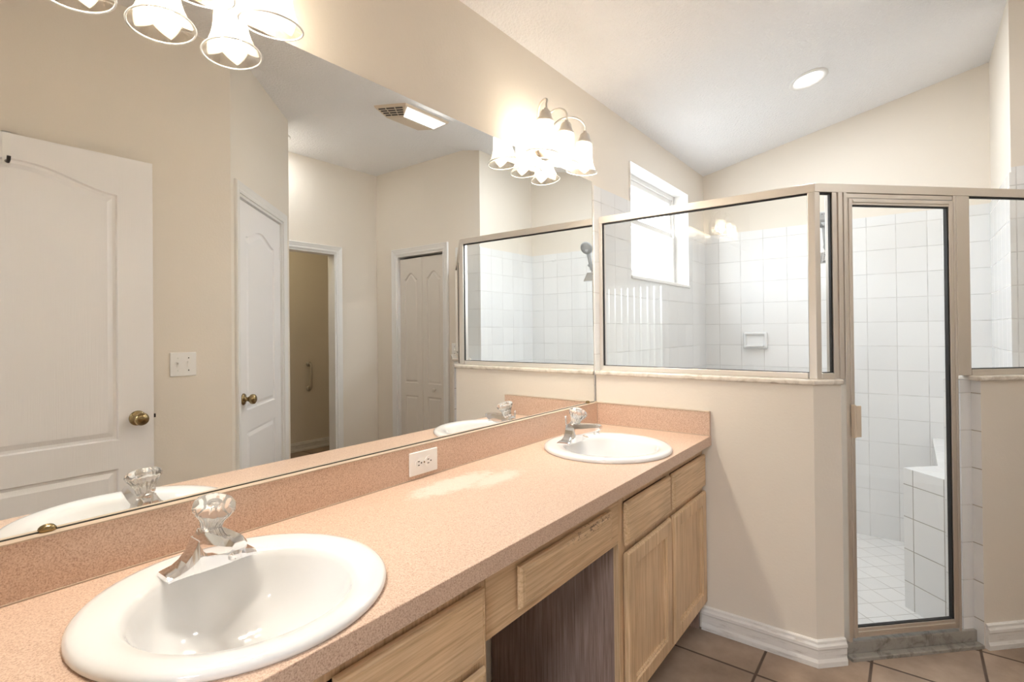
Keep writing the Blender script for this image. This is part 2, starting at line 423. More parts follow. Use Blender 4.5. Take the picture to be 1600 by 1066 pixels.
def wall_prism(bm, P, Q, n, z0=0, z1=ch, th=.1, mi=0):
    (x0, y0), (x1, y1) = P, Q
    pts = [(x0, y0)]
    if z1 is ch and min(x0, x1) < RIDGE - .01 and max(x0, x1) > RIDGE + .01:
        k = (RIDGE-x0)/(x1-x0); pm = (RIDGE, y0+(y1-y0)*k)
        for A, B in ((P, pm), (pm, Q)): wall_prism(bm, A, B, n, z0, z1, th, mi)
        return
    poly = [P, Q, (x1+n[0]*th, y1+n[1]*th), (x0+n[0]*th, y0+n[1]*th)]
    prism(bm, poly, z0, z1, mi)
# wall behind the mirror, with the shower window's opening
WY0, WY1, WZ0, WZ1 = .42, 1.35, 1.562, 2.197
XW = -.005
bm = new()
wall_prism(bm, (XW, YV-.1), (XW, WY0), (-1, 0), th=.135); wall_prism(bm, (XW, WY1), (XW, YS), (-1, 0), th=.135)
wall_prism(bm, (XW, WY0), (XW, WY1), (-1, 0), 0, WZ0, .135); wall_prism(bm, (XW, WY0), (XW, WY1), (-1, 0), WZ1, ch, .135)
struct('wall_left', bm, M_WALL)
bm = new(); wall_prism(bm, (XW-.135, YS), (XR+.08, YS), (0, 1)); struct('wall_rear', bm, M_WALL)
M_WALLW = M_WALL
bm = new(); wall_prism(bm, (XR, YC+.1), (XR, YS), (1, 0), th=.08)
struct('wall_shower_right', bm, M_WALL)
# closet wall with the bifold opening
CX0, CX1, CZT = 2.00, 2.625, 1.985
bm = new(); wall_prism(bm, (XR, YC), (CX0, YC), (0, 1)); wall_prism(bm, (CX1, YC), (XT, YC), (0, 1))
wall_prism(bm, (CX0, YC), (CX1, YC), (0, 1), CZT, ch)
struct('wall_closet', bm, M_WALL)
bm = new(); box(bm, CX0-.14, CX1+.14, YC+.42, YC+.46, 0, 2.3); box(bm, CX0-.14, CX0-.1, YC+.1, YC+.42, 0, 2.3); box(bm, CX1+.1, CX1+.14, YC+.1, YC+.42, 0, 2.3); box(bm, CX0-.14, CX1+.14, YC+.1, YC+.46, 2.3, 2.34); struct('wall_closet_inside', bm, M_WALL)
# toilet room wall with doorway
TY0, TY1, TZ = -.13, .528, 1.99
bm = new(); wall_prism(bm, (XT, -.26), (XT, TY0), (1, 0)); wall_prism(bm, (XT, TY1), (XT, YC+.1), (1, 0))
wall_prism(bm, (XT, TY0), (XT, TY1), (1, 0), TZ, ch)
box(bm, XT, XT+.1, -.7, -.26, 0, 2.6); box(bm, XT, XT+.1, YC+.1, 1.7, 0, 2.6)
struct('wall_toilet', bm, M_WALL)
# angled wall with the white door, and the wall with the switch
A0 = (XSW, -.979); A1 = (2.329, -.25)
ux, uy = R2, R2
def AW(s): return (A0[0]+R2*s, A0[1]+R2*s)
AL = sqrt((A1[0]-A0[0])**2*2)
ds0, ds1 = .097, .878                                      # door opening along the angled wall
bm = new(); nn = (R2, -R2)
wall_prism(bm, AW(0), AW(ds0), nn); wall_prism(bm, AW(ds1), AW(AL), nn); wall_prism(bm, AW(ds0), AW(ds1), nn, 2.035, ch)
struct('wall_angled', bm, M_WALL)
bm = new(); wall_prism(bm, A1, (XT+.1, A1[1]), (0, -1), th=.08); struct('wall_return', bm, M_WALL)
bm = new(); wall_prism(bm, (XSW, YB), (XSW, A0[1]), (1, 0)); struct('wall_right', bm, M_WALL)
# wall behind the camera with the entrance doorway
EX0, EX1, EZ = .60, 1.53, 2.07
bm = new(); wall_prism(bm, (XW, YV), (EX0, YV), (0, -1), th=.1); struct('wall_alcove_back', bm, M_WALL)
bm = new(); wall_prism(bm, (.552, YV), (.552, YB), (1, 0), th=.048); struct('wall_alcove_side', bm, M_WALL)
bm = new(); wall_prism(bm, (EX1, YB), (XSW+.1, YB), (0, -1), th=.12)
wall_prism(bm, (EX0, YB), (EX1, YB), (0, -1), EZ, ch, .12)
struct('wall_back', bm, M_WALL)
# toilet room beyond
bm = new(); box(bm, 4.0, 4.1, -.6, 1.7, 0, 2.6); struct('wall_toilet_back', bm, M_WALL)
bm = new(); box(bm, XT+.1, 4.0, 1.5, 1.6, 0, 2.6); box(bm, XT+.1, 4.0, -.6, -.5, 0, 2.6); struct('wall_toilet_side', bm, M_WALL)
bm = new(); box(bm, XT+.1, 4.0, -.5, 1.5, 2.4, 2.5); struct('ceiling_toilet', bm, M_CEIL)
light('toilet_room_fill', 'POINT', (3.3, .2, 2.25), 1.6, (1, .86, .55), .12)  # added fill with no fixture, lifts the dim toilet room
# bedroom beyond the entrance
bm = new(); prism(bm, [(-1.2, -5.6), (4.6, -5.6), (4.6, YB-.12), (.60, YB-.12), (.60, YV-.1), (-1.2, YV-.1)], -.1, 0); struct('floor_bedroom', bm, M_CARPET)
bm = new(); prism(bm, [(-1.2, -5.7), (4.6, -5.7), (4.6, YB-.12), (.60, YB-.12), (.60, YV-.1), (-1.2, YV-.1)], 2.6, 2.7); struct('ceiling_bedroom', bm, M_CEIL)
bm = new(); BW = (1.8, 3.1, .3, 2.0)
box(bm, -1.2, BW[0], -5.7, -5.6, 0, 2.6); box(bm, BW[1], 4.6, -5.7, -5.6, 0, 2.6); box(bm, BW[0], BW[1], -5.7, -5.6, 0, BW[2]); box(bm, BW[0], BW[1], -5.7, -5.6, BW[3], 2.6)
struct('wall_bedroom_back', bm, M_WALL)
bm = new(); box(bm, -1.3, -1.2, -5.6, YB-.12, 0, 2.6); box(bm, 4.6, 4.7, -5.6, YB-.12, 0, 2.6); box(bm, -1.2, -.14, YB-.22, YB-.12, 0, 2.6); box(bm, -.24, -.14, YV-.2, YB-.22, 0, 2.6); box(bm, -.14, EX0, YV-.2, YV-.1, 0, 2.6); box(bm, XSW+.1, 4.6, YB-.22, YB-.12, 0, 2.6)
struct('wall_bedroom_side', bm, M_WALL)

# shower tile cladding
TT = 1.972
bm = new(); x0, x1 = XW, .004
box(bm, x0, x1, 0.0, WY0, 0, TT); box(bm, x0, x1, WY1, YS, -.04, TT); box(bm, x0, x1, WY0, WY1, -.04, WZ0)
struct('wall_tile_left', bm, M_TILE_Y)
bm = new(); box(bm, .004, XR-.006, YS-.006, YS, -.04, TT-.012); struct('wall_tile_rear', bm, M_TILE_X)
bm = new(); box(bm, XR-.006, XR, YC-.006, YS-.006, -.04, TT-.012); struct('wall_tile_right', bm, M_TILE_Y)
bm = new(); box(bm, XR, 1.856, YC-.006, YC, -.04, TT+.01); struct('wall_tile_closet', bm, M_TILE_X)

# half walls and their marble caps
HW = 1.052
bm = new()
prism(bm, [(0, 0), (.922, 0), (1.003, .081), (.925, .159), (.876, .11), (0, .11)], -.04, HW, 0, [0, 0, 0, 1, 1, 0])
struct('wall_partition', bm, [M_WALL, M_TILE_X])
OX, OY = .932, .048
def DS(s, d): return (OX + R2*s - R2*d, OY + R2*s + R2*d)          # along / into the shower, from the enclosure's corner
SE = .68
def diag_poly(s0, s1, d0, d1): return [DS(s0, d0), DS(s1, d0), DS(s1, d1), DS(s0, d1)]
def to_yc(d): return ((YC - OY) - R2*d)/R2                          # s where a line at depth d meets the closet wall
bm = new()
prism(bm, [DS(SE, -.027), DS(to_yc(-.027), -.027), DS(to_yc(.083), .083), DS(SE, .083)], -.04, HW, 0, [0, 0, 1, 2])
struct('wall_partition_diagonal', bm, [M_WALL, M_TILE_D, M_TILE_E])
bm = new(); prism(bm, diag_poly(.632, SE, .012, .083), 0, HW, 0)
struct('trim_3', bm, M_TILE_D)
def cap(name, pts):
    bm = new(); prism(bm, pts, HW, HW+.02); return tag(struct(name, bm, M_SILL, .006))
ov = .014
cap('trim_1', [(0.004, -ov), (.922+ov*.414, -ov), (1.003+ov*.9, .081-ov*.5), (.925+.005, .159+ov*.7), (.876-ov*.4, .11+ov), (0.004, .11+ov)])
cap('trim_2', [DS(SE-.016, -.027-ov), DS(to_yc(-.041), -.027-ov), DS(to_yc(.097), .097), DS(SE-.016, .097)])
# curb under the shower door
bm = new(); prism(bm, diag_poly(.105, SE, .0, .083), -.04, .058); prism(bm, diag_poly(.105, SE, -.03, .0), -.01, .014)
struct('trim_4', bm, M_CURB, .004)
# tiled bench in the shower
bm = new()
prism(bm, [(1.374, .608), (1.18, .802), (1.31, .932), (1.31, YS-.006), (XR-.006, YS-.006), (XR-.006, YC-.006), (1.742, YC-.006)], -.04, .61, 0, [0, 0, 0, 0, 0, 0, 0])
for f in bm.faces:
    if abs(f.calc_center_median().z-.61) < .001: f.material_index = 1
tag(struct('trim_5', bm, [M_TILE_B, M_TILE_T]))

# baseboards: profile (out, z) swept along a run
BP = [(0, 0), (.017, 0), (.0175, .018), (.013, .03), (.0135, .062), (.017, .068), (.0165, .078), (.011, .085), (.010, .094), (.004, .098), (0, .098)]
def baseboard(name, pts, side, start_cut=None):
    """pts: plan polyline; side=+1 when the room is on the right of the run"""
    bm = new(); pts = [Vector((*p, 0)) for p in pts]; rings = []
    for i, p in enumerate(pts):
        a = (pts[i]-pts[i-1]).normalized() if i > 0 else (pts[1]-pts[0]).normalized()
        b = (pts[i+1]-pts[i]).normalized() if i < len(pts)-1 else a
        na = Vector((a.y, -a.x, 0))*side; nb = Vector((b.y, -b.x, 0))*side
        m = (na+nb).normalized(); m = m/max(.3, m.dot(na))
        rings.append([p + m*o + Vector((0, 0, z)) for o, z in BP])
    loft(bm, rings)
    return struct(name, bm, M_BASE)
baseboard('baseboard_partition', [(.50, 0), (.922, 0), (1.003, .081)], 1)
baseboard('baseboard_diagonal', [DS(SE+.004, -.027), DS(to_yc(-.027), -.027)], 1)
baseboard('baseboard_closet', [(1.92, YC), (CX0-.06, YC)], 1)
baseboard('baseboard_toilet_right', [(XT, YC), (XT, TY1+.075)], 1)
baseboard('baseboard_toilet_back', [(4.0, 1.5), (4.0, -.5)], 1)
baseboard('baseboard_right', [(XSW, A0[1]), (XSW, YB)], 1)
baseboard('baseboard_angled', [A1, AW(ds1+.075)], 1)

# door casings: flat moulding round an opening, in a local frame (x along wall, -y out, z up)
def casing(bm, w, h, cw=.058, th=.018, gap=0):
    prof = [(0, 0), (0, .010), (.012, .013), (.02, .011), (cw-.012, .016), (cw-.004, .018), (cw, .012), (cw, 0)]
    path = [((-gap, 0), (-1, 0)), ((-gap, h), (-1, 1)), ((w+gap, h), (1, 1)), ((w+gap, 0), (1, 0))]
    loft(bm, [[(p[0]+n[0]*o, -y, p[1]+n[1]*o) for o, y in prof] for p, n in path])
def trim_frame(name, w, h, depth, loc, rz, jamb=True):
    bm = new(); casing(bm, w, h)
    if jamb:
        box(bm, -.002, .016, -.002, depth, 0, h); box(bm, w-.016, w+.002, -.002, depth, 0, h); box(bm, .016, w-.016, -.002, depth, h-.016, h)
    o = obj(name, bm, M_WHITE); o.location = loc; o.rotation_euler = (0, 0, rz)
    return tag(o, kind='structure')
trim_frame('trim_6', CX1-CX0, CZT, .1, (CX0, YC, 0), 0)
trim_frame('trim_7', TY1-TY0, TZ, .1, (XT, TY1, 0), -pi/2)
trim_frame('trim_8', ds1-ds0, 2.035, .1, (*AW(ds1), 0), radians(225))
trim_frame('trim_9', EX1-EX0, EZ, .12, (EX1, YB, 0), pi)

# ------------------------------------------------------------------ moulded doors
def arch_outline(x0, x1, z0, zs, rise, ins, n=24):
    """panel outline inset by ins; rise>0 gives the eyebrow-arched top"""
    pts = [(x0+ins, z0+ins), (x1-ins, z0+ins)]
    for i in range(n+1):
        k = i/n; x = (x1-ins) + ((x0+ins)-(x1-ins))*k
        z = zs + rise*(.5-.5*cos(2*pi*min(max(k, 0), 1)))**.85 - ins
        pts.append((x, z))
    return pts
def panel_slab(w, h, th, panels, rings=((0, 0), (.005, .010), (.016, .011), (.036, .002)), arch_n=24):
    """door leaf: front at y=0 facing -y, back at y=th"""
    bm = new()
    loops = [[(0, 0, 0), (w, 0, 0), (w, 0, h), (0, 0, h)]]
    for p in panels: loops.append([(x, 0, z) for x, z in arch_outline(*p, rings[0][0], arch_n)])
    vl = tri_fill_plate(bm, loops)
    for p, v0 in zip(panels, vl[1:]):
        cur = v0
        for ins, d in rings[1:]:
            nxt = [bm.verts.new((x, d, z)) for x, z in arch_outline(*p, ins, arch_n)]
            for i in range(len(cur)):
                j = (i+1) % len(cur); bm.faces.new([cur[i], cur[j], nxt[j], nxt[i]])
            cur = nxt
        bm.faces.new(cur)
    f = vl[0]; b = [bm.verts.new((x, th, z)) for x, y, z in loops[0]]
    for i in range(4):
        j = (i+1) % 4; bm.faces.new([f[i], f[j], b[j], b[i]])
    bm.faces.new(b[::-1]); return bm
def knob_bm(c, out=(0, -1, 0), scale=1.0):
    bm = new(); q = Vector(out).to_track_quat('Z', 'Y').to_matrix().to_4x4()
    prof = [(0.0001, 0), (.033, 0), (.033, .004), (.029, .009), (.016, .012), (.012, .018), (.012, .028), (.018, .034), (.026, .042), (.0285, .052), (.026, .062), (.016, .069), (.0001, .071)]
    lathe(bm, [(r*scale, z*scale) for r, z in prof], 24, c, mtx=q); return bm
def swing_door(name, w, h, loc, rz, knob_x, knob_z, z_low=.13, label=None, mid=.82, second=.70, arch=(1.87, .085), hinges=None, stile=.133, matl=None):
    d = thing(name, label, 'door', loc, rz, kind='structure')
    bm = panel_slab(w, h, .035, [(stile, w-stile, mid, arch[0]-.09, arch[1]), (stile, w-stile, .22, second, 0)])
    obj('door_leaf', bm, matl or M_DOOR, d)
    k = obj('door_knob', knob_bm((knob_x, 0, knob_z)), M_BRASS, d); k['label'] = 'antique brass knob'
    if hinges:
        for hx, hz in hinges:
            bm = new(); tube(bm, [(hx, -.006, hz-.045), (hx, -.006, hz+.045)], .006, 10)
            box(bm, hx+.004, hx+.02, -.003, 0.001, hz-.045, hz+.045); obj('hinge', bm, M_WHITE, d)
    return d
# open entrance door, lying back near the right wall (seen in the mirror)
d1 = swing_door('door_1', .90, 2.035, (1.52, -1.359, .012), -pi/2, .063, .885, label='open white arched-panel entrance door with brass knob, seen in the mirror', mid=.80, second=.675, arch=(1.955, .075))
bm = new(); box(bm, -.0012, .002, .006, .03, .86, .92); obj('latch_plate', bm, M_BRONZE, d1)
bm = new(); box(bm, -.011, 0, .010, .024, .878, .894); obj('latch_bolt', bm, M_BRONZE, d1)
# closed door in the angled wall
dw = ds1-ds0-.036
swing_door('door_2', dw, 2.0, (AW(ds1-.018)[0]+R2*.012, AW(ds1-.018)[1]-R2*.012, .012), radians(225), dw-.068, .89,
           label='closed white arched-panel door in the angled wall, seen in the mirror', mid=.82, second=.70, arch=(1.90, .06), hinges=[(-.008, 1.80), (-.008, 1.05), (-.008, .25)], stile=.125)
# bifold closet door
bf = thing('door_3', 'cream bifold closet door with four moulded panels and small knob', 'door', (CX0+.012, YC+.03, .015), 0, kind='structure')
lw = (CX1-CX0-.03)/2
for i in range(2):
    bm = panel_slab(lw, 1.935, .03, [(.06, lw-.06, .78, 1.74, .06), (.06, lw-.06, .2, .665, 0)], ((0, 0), (.005, .007), (.014, .008), (.026, .002)))
    bmesh.ops.translate(bm, verts=bm.verts[:], vec=((lw+.004)*i, 0, 0)); obj('bifold_leaf', bm, M_BIFOLD, bf)
bm = new(); lathe(bm, [(.0001, 0), (.009, 0), (.008, .012), (.016, .02), (.017, .027), (.010, .033), (.0001, .034)], 20, (.5*lw-.01, 0, .735), mtx=Vector((0, -1, 0)).to_track_quat('Z', 'Y').to_matrix().to_4x4())
obj('bifold_knob', bm, M_BIFOLD, bf)

# over-door hook at the top of the open door
hk = thing('door_hook', 'small dark over-door hook on the open white door top', 'hook', (1.52, -1.842, 2.047))
bm = new()
box(bm, -.004, -.001, -.012, .012, -.125, .004); box(bm, -.004, .038, -.012, .012, .001, .004); box(bm, .0362, .038, -.012, .012, -.03, .001)
obj('hanger_strap', bm, M_PLASTIC, hk)
bm = new(); tube(bm, [(-.003, 0, -.11), (-.03, 0, -.118), (-.045, .0, -.112), (-.05, 0, -.10)], .006, 8); obj('hook_tip', bm, M_BRONZE, hk)

# ------------------------------------------------------------------ shower window
w1 = thing('window_1', 'small white single-hung window high in the shower wall', 'window', (-.10, (WY0+WY1)/2, WZ0), kind='structure')
def lrel(bm, org): bmesh.ops.translate(bm, verts=bm.verts[:], vec=-Vector(org)); return bm
WO = tuple(w1.location)
bm = new(); a, b, c, e = WY0, WY1, WZ0, WZ1
box(bm, -.135, -.095, a, a+.03, c, e); box(bm, -.135, -.095, b-.03, b, c, e); box(bm, -.135, -.095, a+.03, b-.03, c, c+.03); box(bm, -.135, -.095, a+.03, b-.03, e-.03, e)
obj('window_frame', bm, M_WHITE, w1, .003, world=True)
def sash(x0, x1, z0, z1, nm):
    bm = new(); y0, y1, s = a+.03, b-.03, .032
    box(bm, x0, x1, y0, y0+s, z0, z1); box(bm, x0, x1, y1-s, y1, z0, z1); box(bm, x0, x1, y0+s, y1-s, z0, z0+s); box(bm, x0, x1, y0+s, y1-s, z1-s, z1)
    o = obj('sash', bm, M_WHITE, w1, .002, world=True)
    bm = new(); xm = (x0+x1)/2; box(bm, xm-.002, xm+.002, y0+s, y1-s, z0+s, z1-s); bmesh.ops.translate(bm, verts=bm.verts[:], vec=-Vector(WO))
    obj('window_pane', bm, M_FROST, o); return o
sash(-.122, -.104, 1.895, e-.03, 'upper'); ls = sash(-.104, -.086, c+.03, 1.93, 'lower')
bm = new(); box(bm, -.086, -.074, b-.075, b-.05, 1.90, 1.955); bmesh.ops.translate(bm, verts=bm.verts[:], vec=-Vector(WO)); obj('sash_latch', bm, M_WHITE, ls)
bm = new(); box(bm, -.095, .012, a-.004, b+.008, c-.012, c+.006); obj('window_sill', bm, M_WHITE, w1, .003, world=True)
# white painted lining of the window recess
bm = new()
box(bm, -.095, .0045, b-.002, b+.0, c+.006, e); box(bm, -.095, .0045, a, a+.002, c+.006, e); box(bm, -.095, .0045, a+.002, b-.002, e-.002, e)
obj('window_reveal', bm, M_WHITE, w1, world=True)
# bedroom window and its blinds (reflected in the shower glass)
w2 = thing('window_2', 'bedroom window beyond the doorway, faintly mirrored in the shower glass', 'window', (2.45, -5.62, BW[2]), kind='structure')
bm = new()
x0, x1, z0, z1 = BW
for q in ((x0, x0+.04, z0, z1), (x1-.04, x1, z0, z1), (x0+.04, x1-.04, z0, z0+.04), (x0+.04, x1-.04, z1-.04, z1), (2.43, 2.47, z0+.04, z1-.04)): box(bm, q[0], q[1], -5.66, -5.62, q[2], q[3])
obj('window_frame', bm, M_WHITE, w2, world=True)
bm = new(); box(bm, x0+.04, x1-.04, -5.642, -5.638, z0+.04, z1-.04); obj('window_pane', bm, M_WGLASS, w2, world=True)
vb = thing('vertical_blind', 'white vertical blind hanging over the bedroom window, reflected in the glass', 'blind', (2.45, -5.52, BW[2]))
bm = new(); box(bm, 1.78, 3.12, -5.56, -5.50, 2.0, 2.04); obj('head_rail', bm, M_PLASTIC, vb, world=True)
for i in range(12):
    x = 1.83+.112*i; bm = new(); an = radians(50)
    prism(bm, [(x-.045*cos(an), -5.53-.045*sin(an)), (x+.045*cos(an), -5.53+.045*sin(an)), (x+.045*cos(an)-.002, -5.528+.045*sin(an)), (x-.045*cos(an)-.002, -5.528-.045*sin(an))], .25, 2.0)
    obj('slat', bm, M_PLASTIC, vb, world=True)

# ------------------------------------------------------------------ mirror
mir = thing('wall_mirror', 'large frameless mirror covering the wall above the vanity backsplash', 'mirror', (0, -1.17, .925))
MZ0, MZ1, MY0, MY1 = .9225, 1.987, YV+.01, -.012
bm = new(); box(bm, -.0049, 0, MY0, MY1, MZ0, MZ1)
for f in bm.faces: f.material_index = 0 if f.calc_center_median().x > -.0001 else 1
obj('mirror_glass', bm, [M_MIRROR, M_MEDGE], mir, world=True)
bm = new(); box(bm, -.003, .0009, MY0, MY1, MZ0-.0003, MZ0+.0024); obj('mirror_channel', bm, M_MEDGE, mir, world=True)
for y in (-2.014, -.075):
    bm = new(); lathe(bm, [(.0001, 0), (.011, 0), (.0115, .004), (.007, .008), (.0001, .009)], 16, (.0, y, MZ0+.004), mtx=Matrix.Rotation(pi/2, 4, 'Y') @ Matrix.Diagonal((.7, 1.1, 1, 1)))
    bmesh.ops.translate(bm, verts=bm.verts[:], vec=-mir.location); c = obj('mirror_clip', bm, M_BRASS, mir); c['label'] = 'small brass clip'

# ------------------------------------------------------------------ vanity counter, splashes
CT, CD, CTH = .82, .5465, .040
SINKS = [(.300, -1.814), (.297, -.461)]
ct = thing('vanity_countertop', 'long pink-beige speckled laminate countertop with worn pale patch', 'countertop', (.27, -1.17, CT-CTH))
bm = new()
def circ(c, r, z, n=48): return [(c[0]+r*cos(2*pi*i/n), c[1]+r*sin(2*pi*i/n), z) for i in range(n)]
outer = [(0.0, YV+.002, CT), (CD-.002, YV+.002, CT), (CD-.002, YB-.02, CT), (CD, YB, CT), (CD, -.002, CT), (0.0, -.002, CT)]
loops = [outer] + [circ(s, .215, CT) for s in SINKS]
vl = tri_fill_plate(bm, loops)
low = [[bm.verts.new((v.co.x, v.co.y, CT-CTH)) for v in l] for l in vl]
for u, l in zip(vl, low):
    for i in range(len(u)):
        j = (i+1) % len(u); bm.faces.new([u[i], u[j], l[j], l[i]])
edges = []
for l in low:
    for i in range(len(l)):
        e_ = bm.edges.get((l[i], l[(i+1) % len(l)])); edges.append(e_)
bmesh.ops.triangle_fill(bm, use_beauty=True, use_dissolve=False, edges=edges)
obj('top_slab', bm, M_LAM, ct, .0015, world=True)
bm = new(); box(bm, .0005, .020, YV+.002, -.0205, CT, .9195); obj('backsplash', bm, M_LAM, ct, .001, world=True)
bm = new(); box(bm, .0005, CD-.002, -.020, -.0005, CT, .9195); obj('side_splash', bm, M_LAM, ct, .001, world=True)
bm = new(); box(bm, .0005, .0212, YV+.002, -.0205, .9195, .9222); box(bm, .0005, CD-.003, -.0212, -.0005, .9195, .9222)
box(bm, .02, .0225, YV+.002, -.0205, CT, CT+.003); box(bm, .02, CD-.004, -.0225, -.02, CT, CT+.003); box(bm, .02, .0215, -.0215, -.02, CT, .9195)
obj('caulk_line', bm, M_CAULK, ct, world=True)

# ------------------------------------------------------------------ sinks
def make_sink(loc, label):
    s = thing('drop_in_sink', label, 'sink', loc, group='white round drop-in basins')
    bm = new(); n = 64
    spec = [(0, .214, -.004), (0, .236, 0), (0, .2385, .004), (0, .2375, .010), (0, .232, .0145), (0, .222, .016), (.006, .200, .0145), (.012, .180, .012), (.013, .173, .007), (.014, .168, -.004), (.014, .160, -.03), (.013, .146, -.065), (.010, .120, -.10), (.006, .080, -.122), (.003, .040, -.131), (0, .022, -.133)]
    rings = [[(dx+r*cos(2*pi*i/n), r*sin(2*pi*i/n), z) for i in range(n)] for dx, r, z in spec]
    outer_ = [[(dx+r*cos(2*pi*i/n), r*sin(2*pi*i/n), z) for i in range(n)] for dx, r, z in [(0, .022, -.145), (.004, .085, -.136), (.011, .15, -.095), (.013, .178, -.04), (0, .21, -.006)]]
    loft(bm, rings, False, False, smooth=True); loft(bm, outer_, True, False, smooth=True)
    obj('basin', bm, M_PORC, s)
    bm = new(); lathe(bm, [(.0001, -.137), (.0225, -.137), (.023, -.132), (.019, -.1305), (.016, -.134), (.0001, -.135)], 24, (0, 0, 0)); lathe(bm, [(.0001, -.1335), (.0125, -.1335), (.013, -.1295), (.0001, -.128)], 20)
    d = obj('drain', bm, M_CHROME, s); d['label'] = 'chrome drain with stopper'
    bm = new(); q = Vector((1, 0, .55)).to_track_quat('Z', 'Y').to_matrix().to_4x4()
    return s
SZ = CT
sk = make_sink((*SINKS[0], SZ), 'white round sink nearest the camera, in the left of the counter')
dup(sk, (*SINKS[1], SZ), 'white round sink at the far end of the counter, by the side splash')

# ------------------------------------------------------------------ faucets
def make_faucet(loc, label):
    f = thing('centerset_faucet', label, 'faucet', loc, group='chrome faucets with clear knobs')
    bm = new()
    # base plate sweeping up in concave curves to the hub
    sec = [(-.078, .026, .004), (-.0775, .027, .009), (-.070, .0255, .0115), (-.058, .024, .0145), (-.046, .0235, .022), (-.036, .024, .033), (-.029, .0255, .046), (-.0255, .0265, .056), (.0255, .0265, .056), (.029, .0255, .046), (.036, .024, .033), (.046, .0235, .022), (.058, .024, .0145), (.070, .0255, .0115), (.0775, .027, .009), (.078, .026, .004)]
    loft(bm, [[(-w, y, 0), (w, y, 0), (w, y, h*.5), (w*.72, y, h), (-w*.72, y, h), (-w, y, h*.5)] for y, w, h in sec])
    obj('faucet_body', bm, M_CHROME, f, .001)
    bm = new()                       # faceted spout reaching over the bowl
    sp = [(-.024, .022, .030, .062), (-.012, .025, .030, .070), (.024, .0255, .026, .071), (.05, .024, .031, .073), (.085, .021, .042, .0755), (.108, .0185, .049, .076), (.122, .013, .059, .072)]
    loft(bm, [[(x, -w, z0+.004), (x, -w*.6, z0), (x, w*.6, z0), (x, w, z0+.004), (x, w, z0+(z1-z0)*.6), (x, w*.62, z1), (x, -w*.62, z1), (x, -w, z0+(z1-z0)*.6)] for x, w, z0, z1 in sp])
    obj('spout', bm, M_CHROME, f, .001)
    bm = new(); lathe(bm, [(.011, 0), (.011, .012), (.009, .014)], 20, (.103, 0, .039)); obj('aerator', bm, M_CHROME, f)
    bm = new(); tube(bm, [(-.030, 0, .02), (-.034, 0, .086)], .0028, 10); ellipsoid(bm, (-.0343, 0, .09), .0045, .0045, .006, 12, 8); obj('lift_rod', bm, M_CHROME, f)
    T = Matrix.Translation((.004, 0, .062)) @ Matrix.Rotation(radians(20), 4, 'Y')
    bm = new(); lathe(bm, [(.020, 0), (.019, .008), (.014, .011), (.012, .016)], 24, mtx=T); obj('handle_collar', bm, M_CHROME, f)
    bm = new()
    prof = [(.0001, .012), (.0165, .012), (.018, .016), (.020, .026), (.0265, .038), (.034, .048), (.0365, .0545), (.0345, .061), (.027, .066), (.014, .0685), (.0001, .069)]
    lathe(bm, prof, 72, mtx=T, flute=[0, .05, .06, .06, .05, .03, .015, .01, 0, 0, 0, 14]); k = obj('handle', bm, M_CRYSTAL, f); k['label'] = 'clear faceted acrylic knob'
    bm = new(); lathe(bm, [(.0001, .055), (.012, .055), (.0125, .0575), (.0001, .058)], 20, mtx=T); c = sub('index_button', bm, M_CHROME, k, f)
    return f
fc = make_faucet((.160, -1.812, CT+.0135), 'chrome faucet with clear knob on the sink nearest the camera')
dup(fc, (.160, -.478, CT+.0135), 'chrome faucet with clear knob on the far sink beside the side splash')

# ------------------------------------------------------------------ vanity cabinets
FX, FR = .507, .527                 # face-frame plane and door-front plane
def edged_front(bm, y0, y1, z0, z1, x0=FX, x1=FR):
    """slab drawer front with a stepped, rounded edge"""
    def r(i, x): return [(x, y0+i, z0+i), (x, y1-i, z0+i), (x, y1-i, z1-i), (x, y0+i, z1-i)]
    loft(bm, [r(.009, x0+.0003), r(.009, x0+.006), r(.001, x0+.0065), r(0, x0+.009), r(.002, x1-.006), r(.006, x1-.002), r(.011, x1-.001), r(.0125, x1-.0025), r(.0145, x1-.0005), r(.016, x1)])
def panel_door(bm, y0, y1, z0, z1, x0=FX, x1=FR, st=.050):
    def r(i, x): return [(x, y0+i, z0+i), (x, y1-i, z0+i), (x, y1-i, z1-i), (x, y0+i, z1-i)]
    loft(bm, [r(.009, x0+.0003), r(.009, x0+.006), r(.001, x0+.0065), r(0, x0+.010), r(.002, x1-.005), r(.007, x1-.0005), r(.010, x1), r(st, x1), r(st+.002, x1-.005), r(st+.007, x1-.006), r(st+.008, x1-.0125), r(st+.014, x1-.013)])
TK = .095
def cab(name, label, y0, y1, side_panels=True):
    c = thing(name, label, 'cabinet', (.27, (y0+y1)/2, 0))
    bm = new(); t = .016
    box(bm, .02, FX-.018, y0, y0+t, .0, CT-CTH-.002); box(bm, .02, FX-.018, y1-t, y1, .0, CT-CTH-.002)
    box(bm, .02, FX-.018, y0+t, y1-t, TK, TK+.016); box(bm, .004, .02, y0, y1, .0, CT-CTH-.002); box(bm, .435, .448, y0+t, y1-t, 0, TK)
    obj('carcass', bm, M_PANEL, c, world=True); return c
cr = cab('vanity_cabinet', 'right oak vanity cabinet with two drawer fronts over two doors', -.80, -.004)
bm = new(); y0, y1, z0, z1 = -.80, -.004, TK, CT-CTH-.001
for q in ((y0, y0+.032, z0, z1), (y1-.02, y1, z0, z1), (y0+.032, y1-.02, z1-.04, z1), (y0+.032, y1-.02, z0, z0+.045), (y0+.032, y1-.02, .575, .625), (-.415, -.38, z0+.045, .575), (-.415, -.38, .625, z1-.04)):
    box(bm, FX-.018, FX, *q[:2], q[2], q[3])
obj('face_frame', bm, M_WOODV, cr, .0008, world=True)
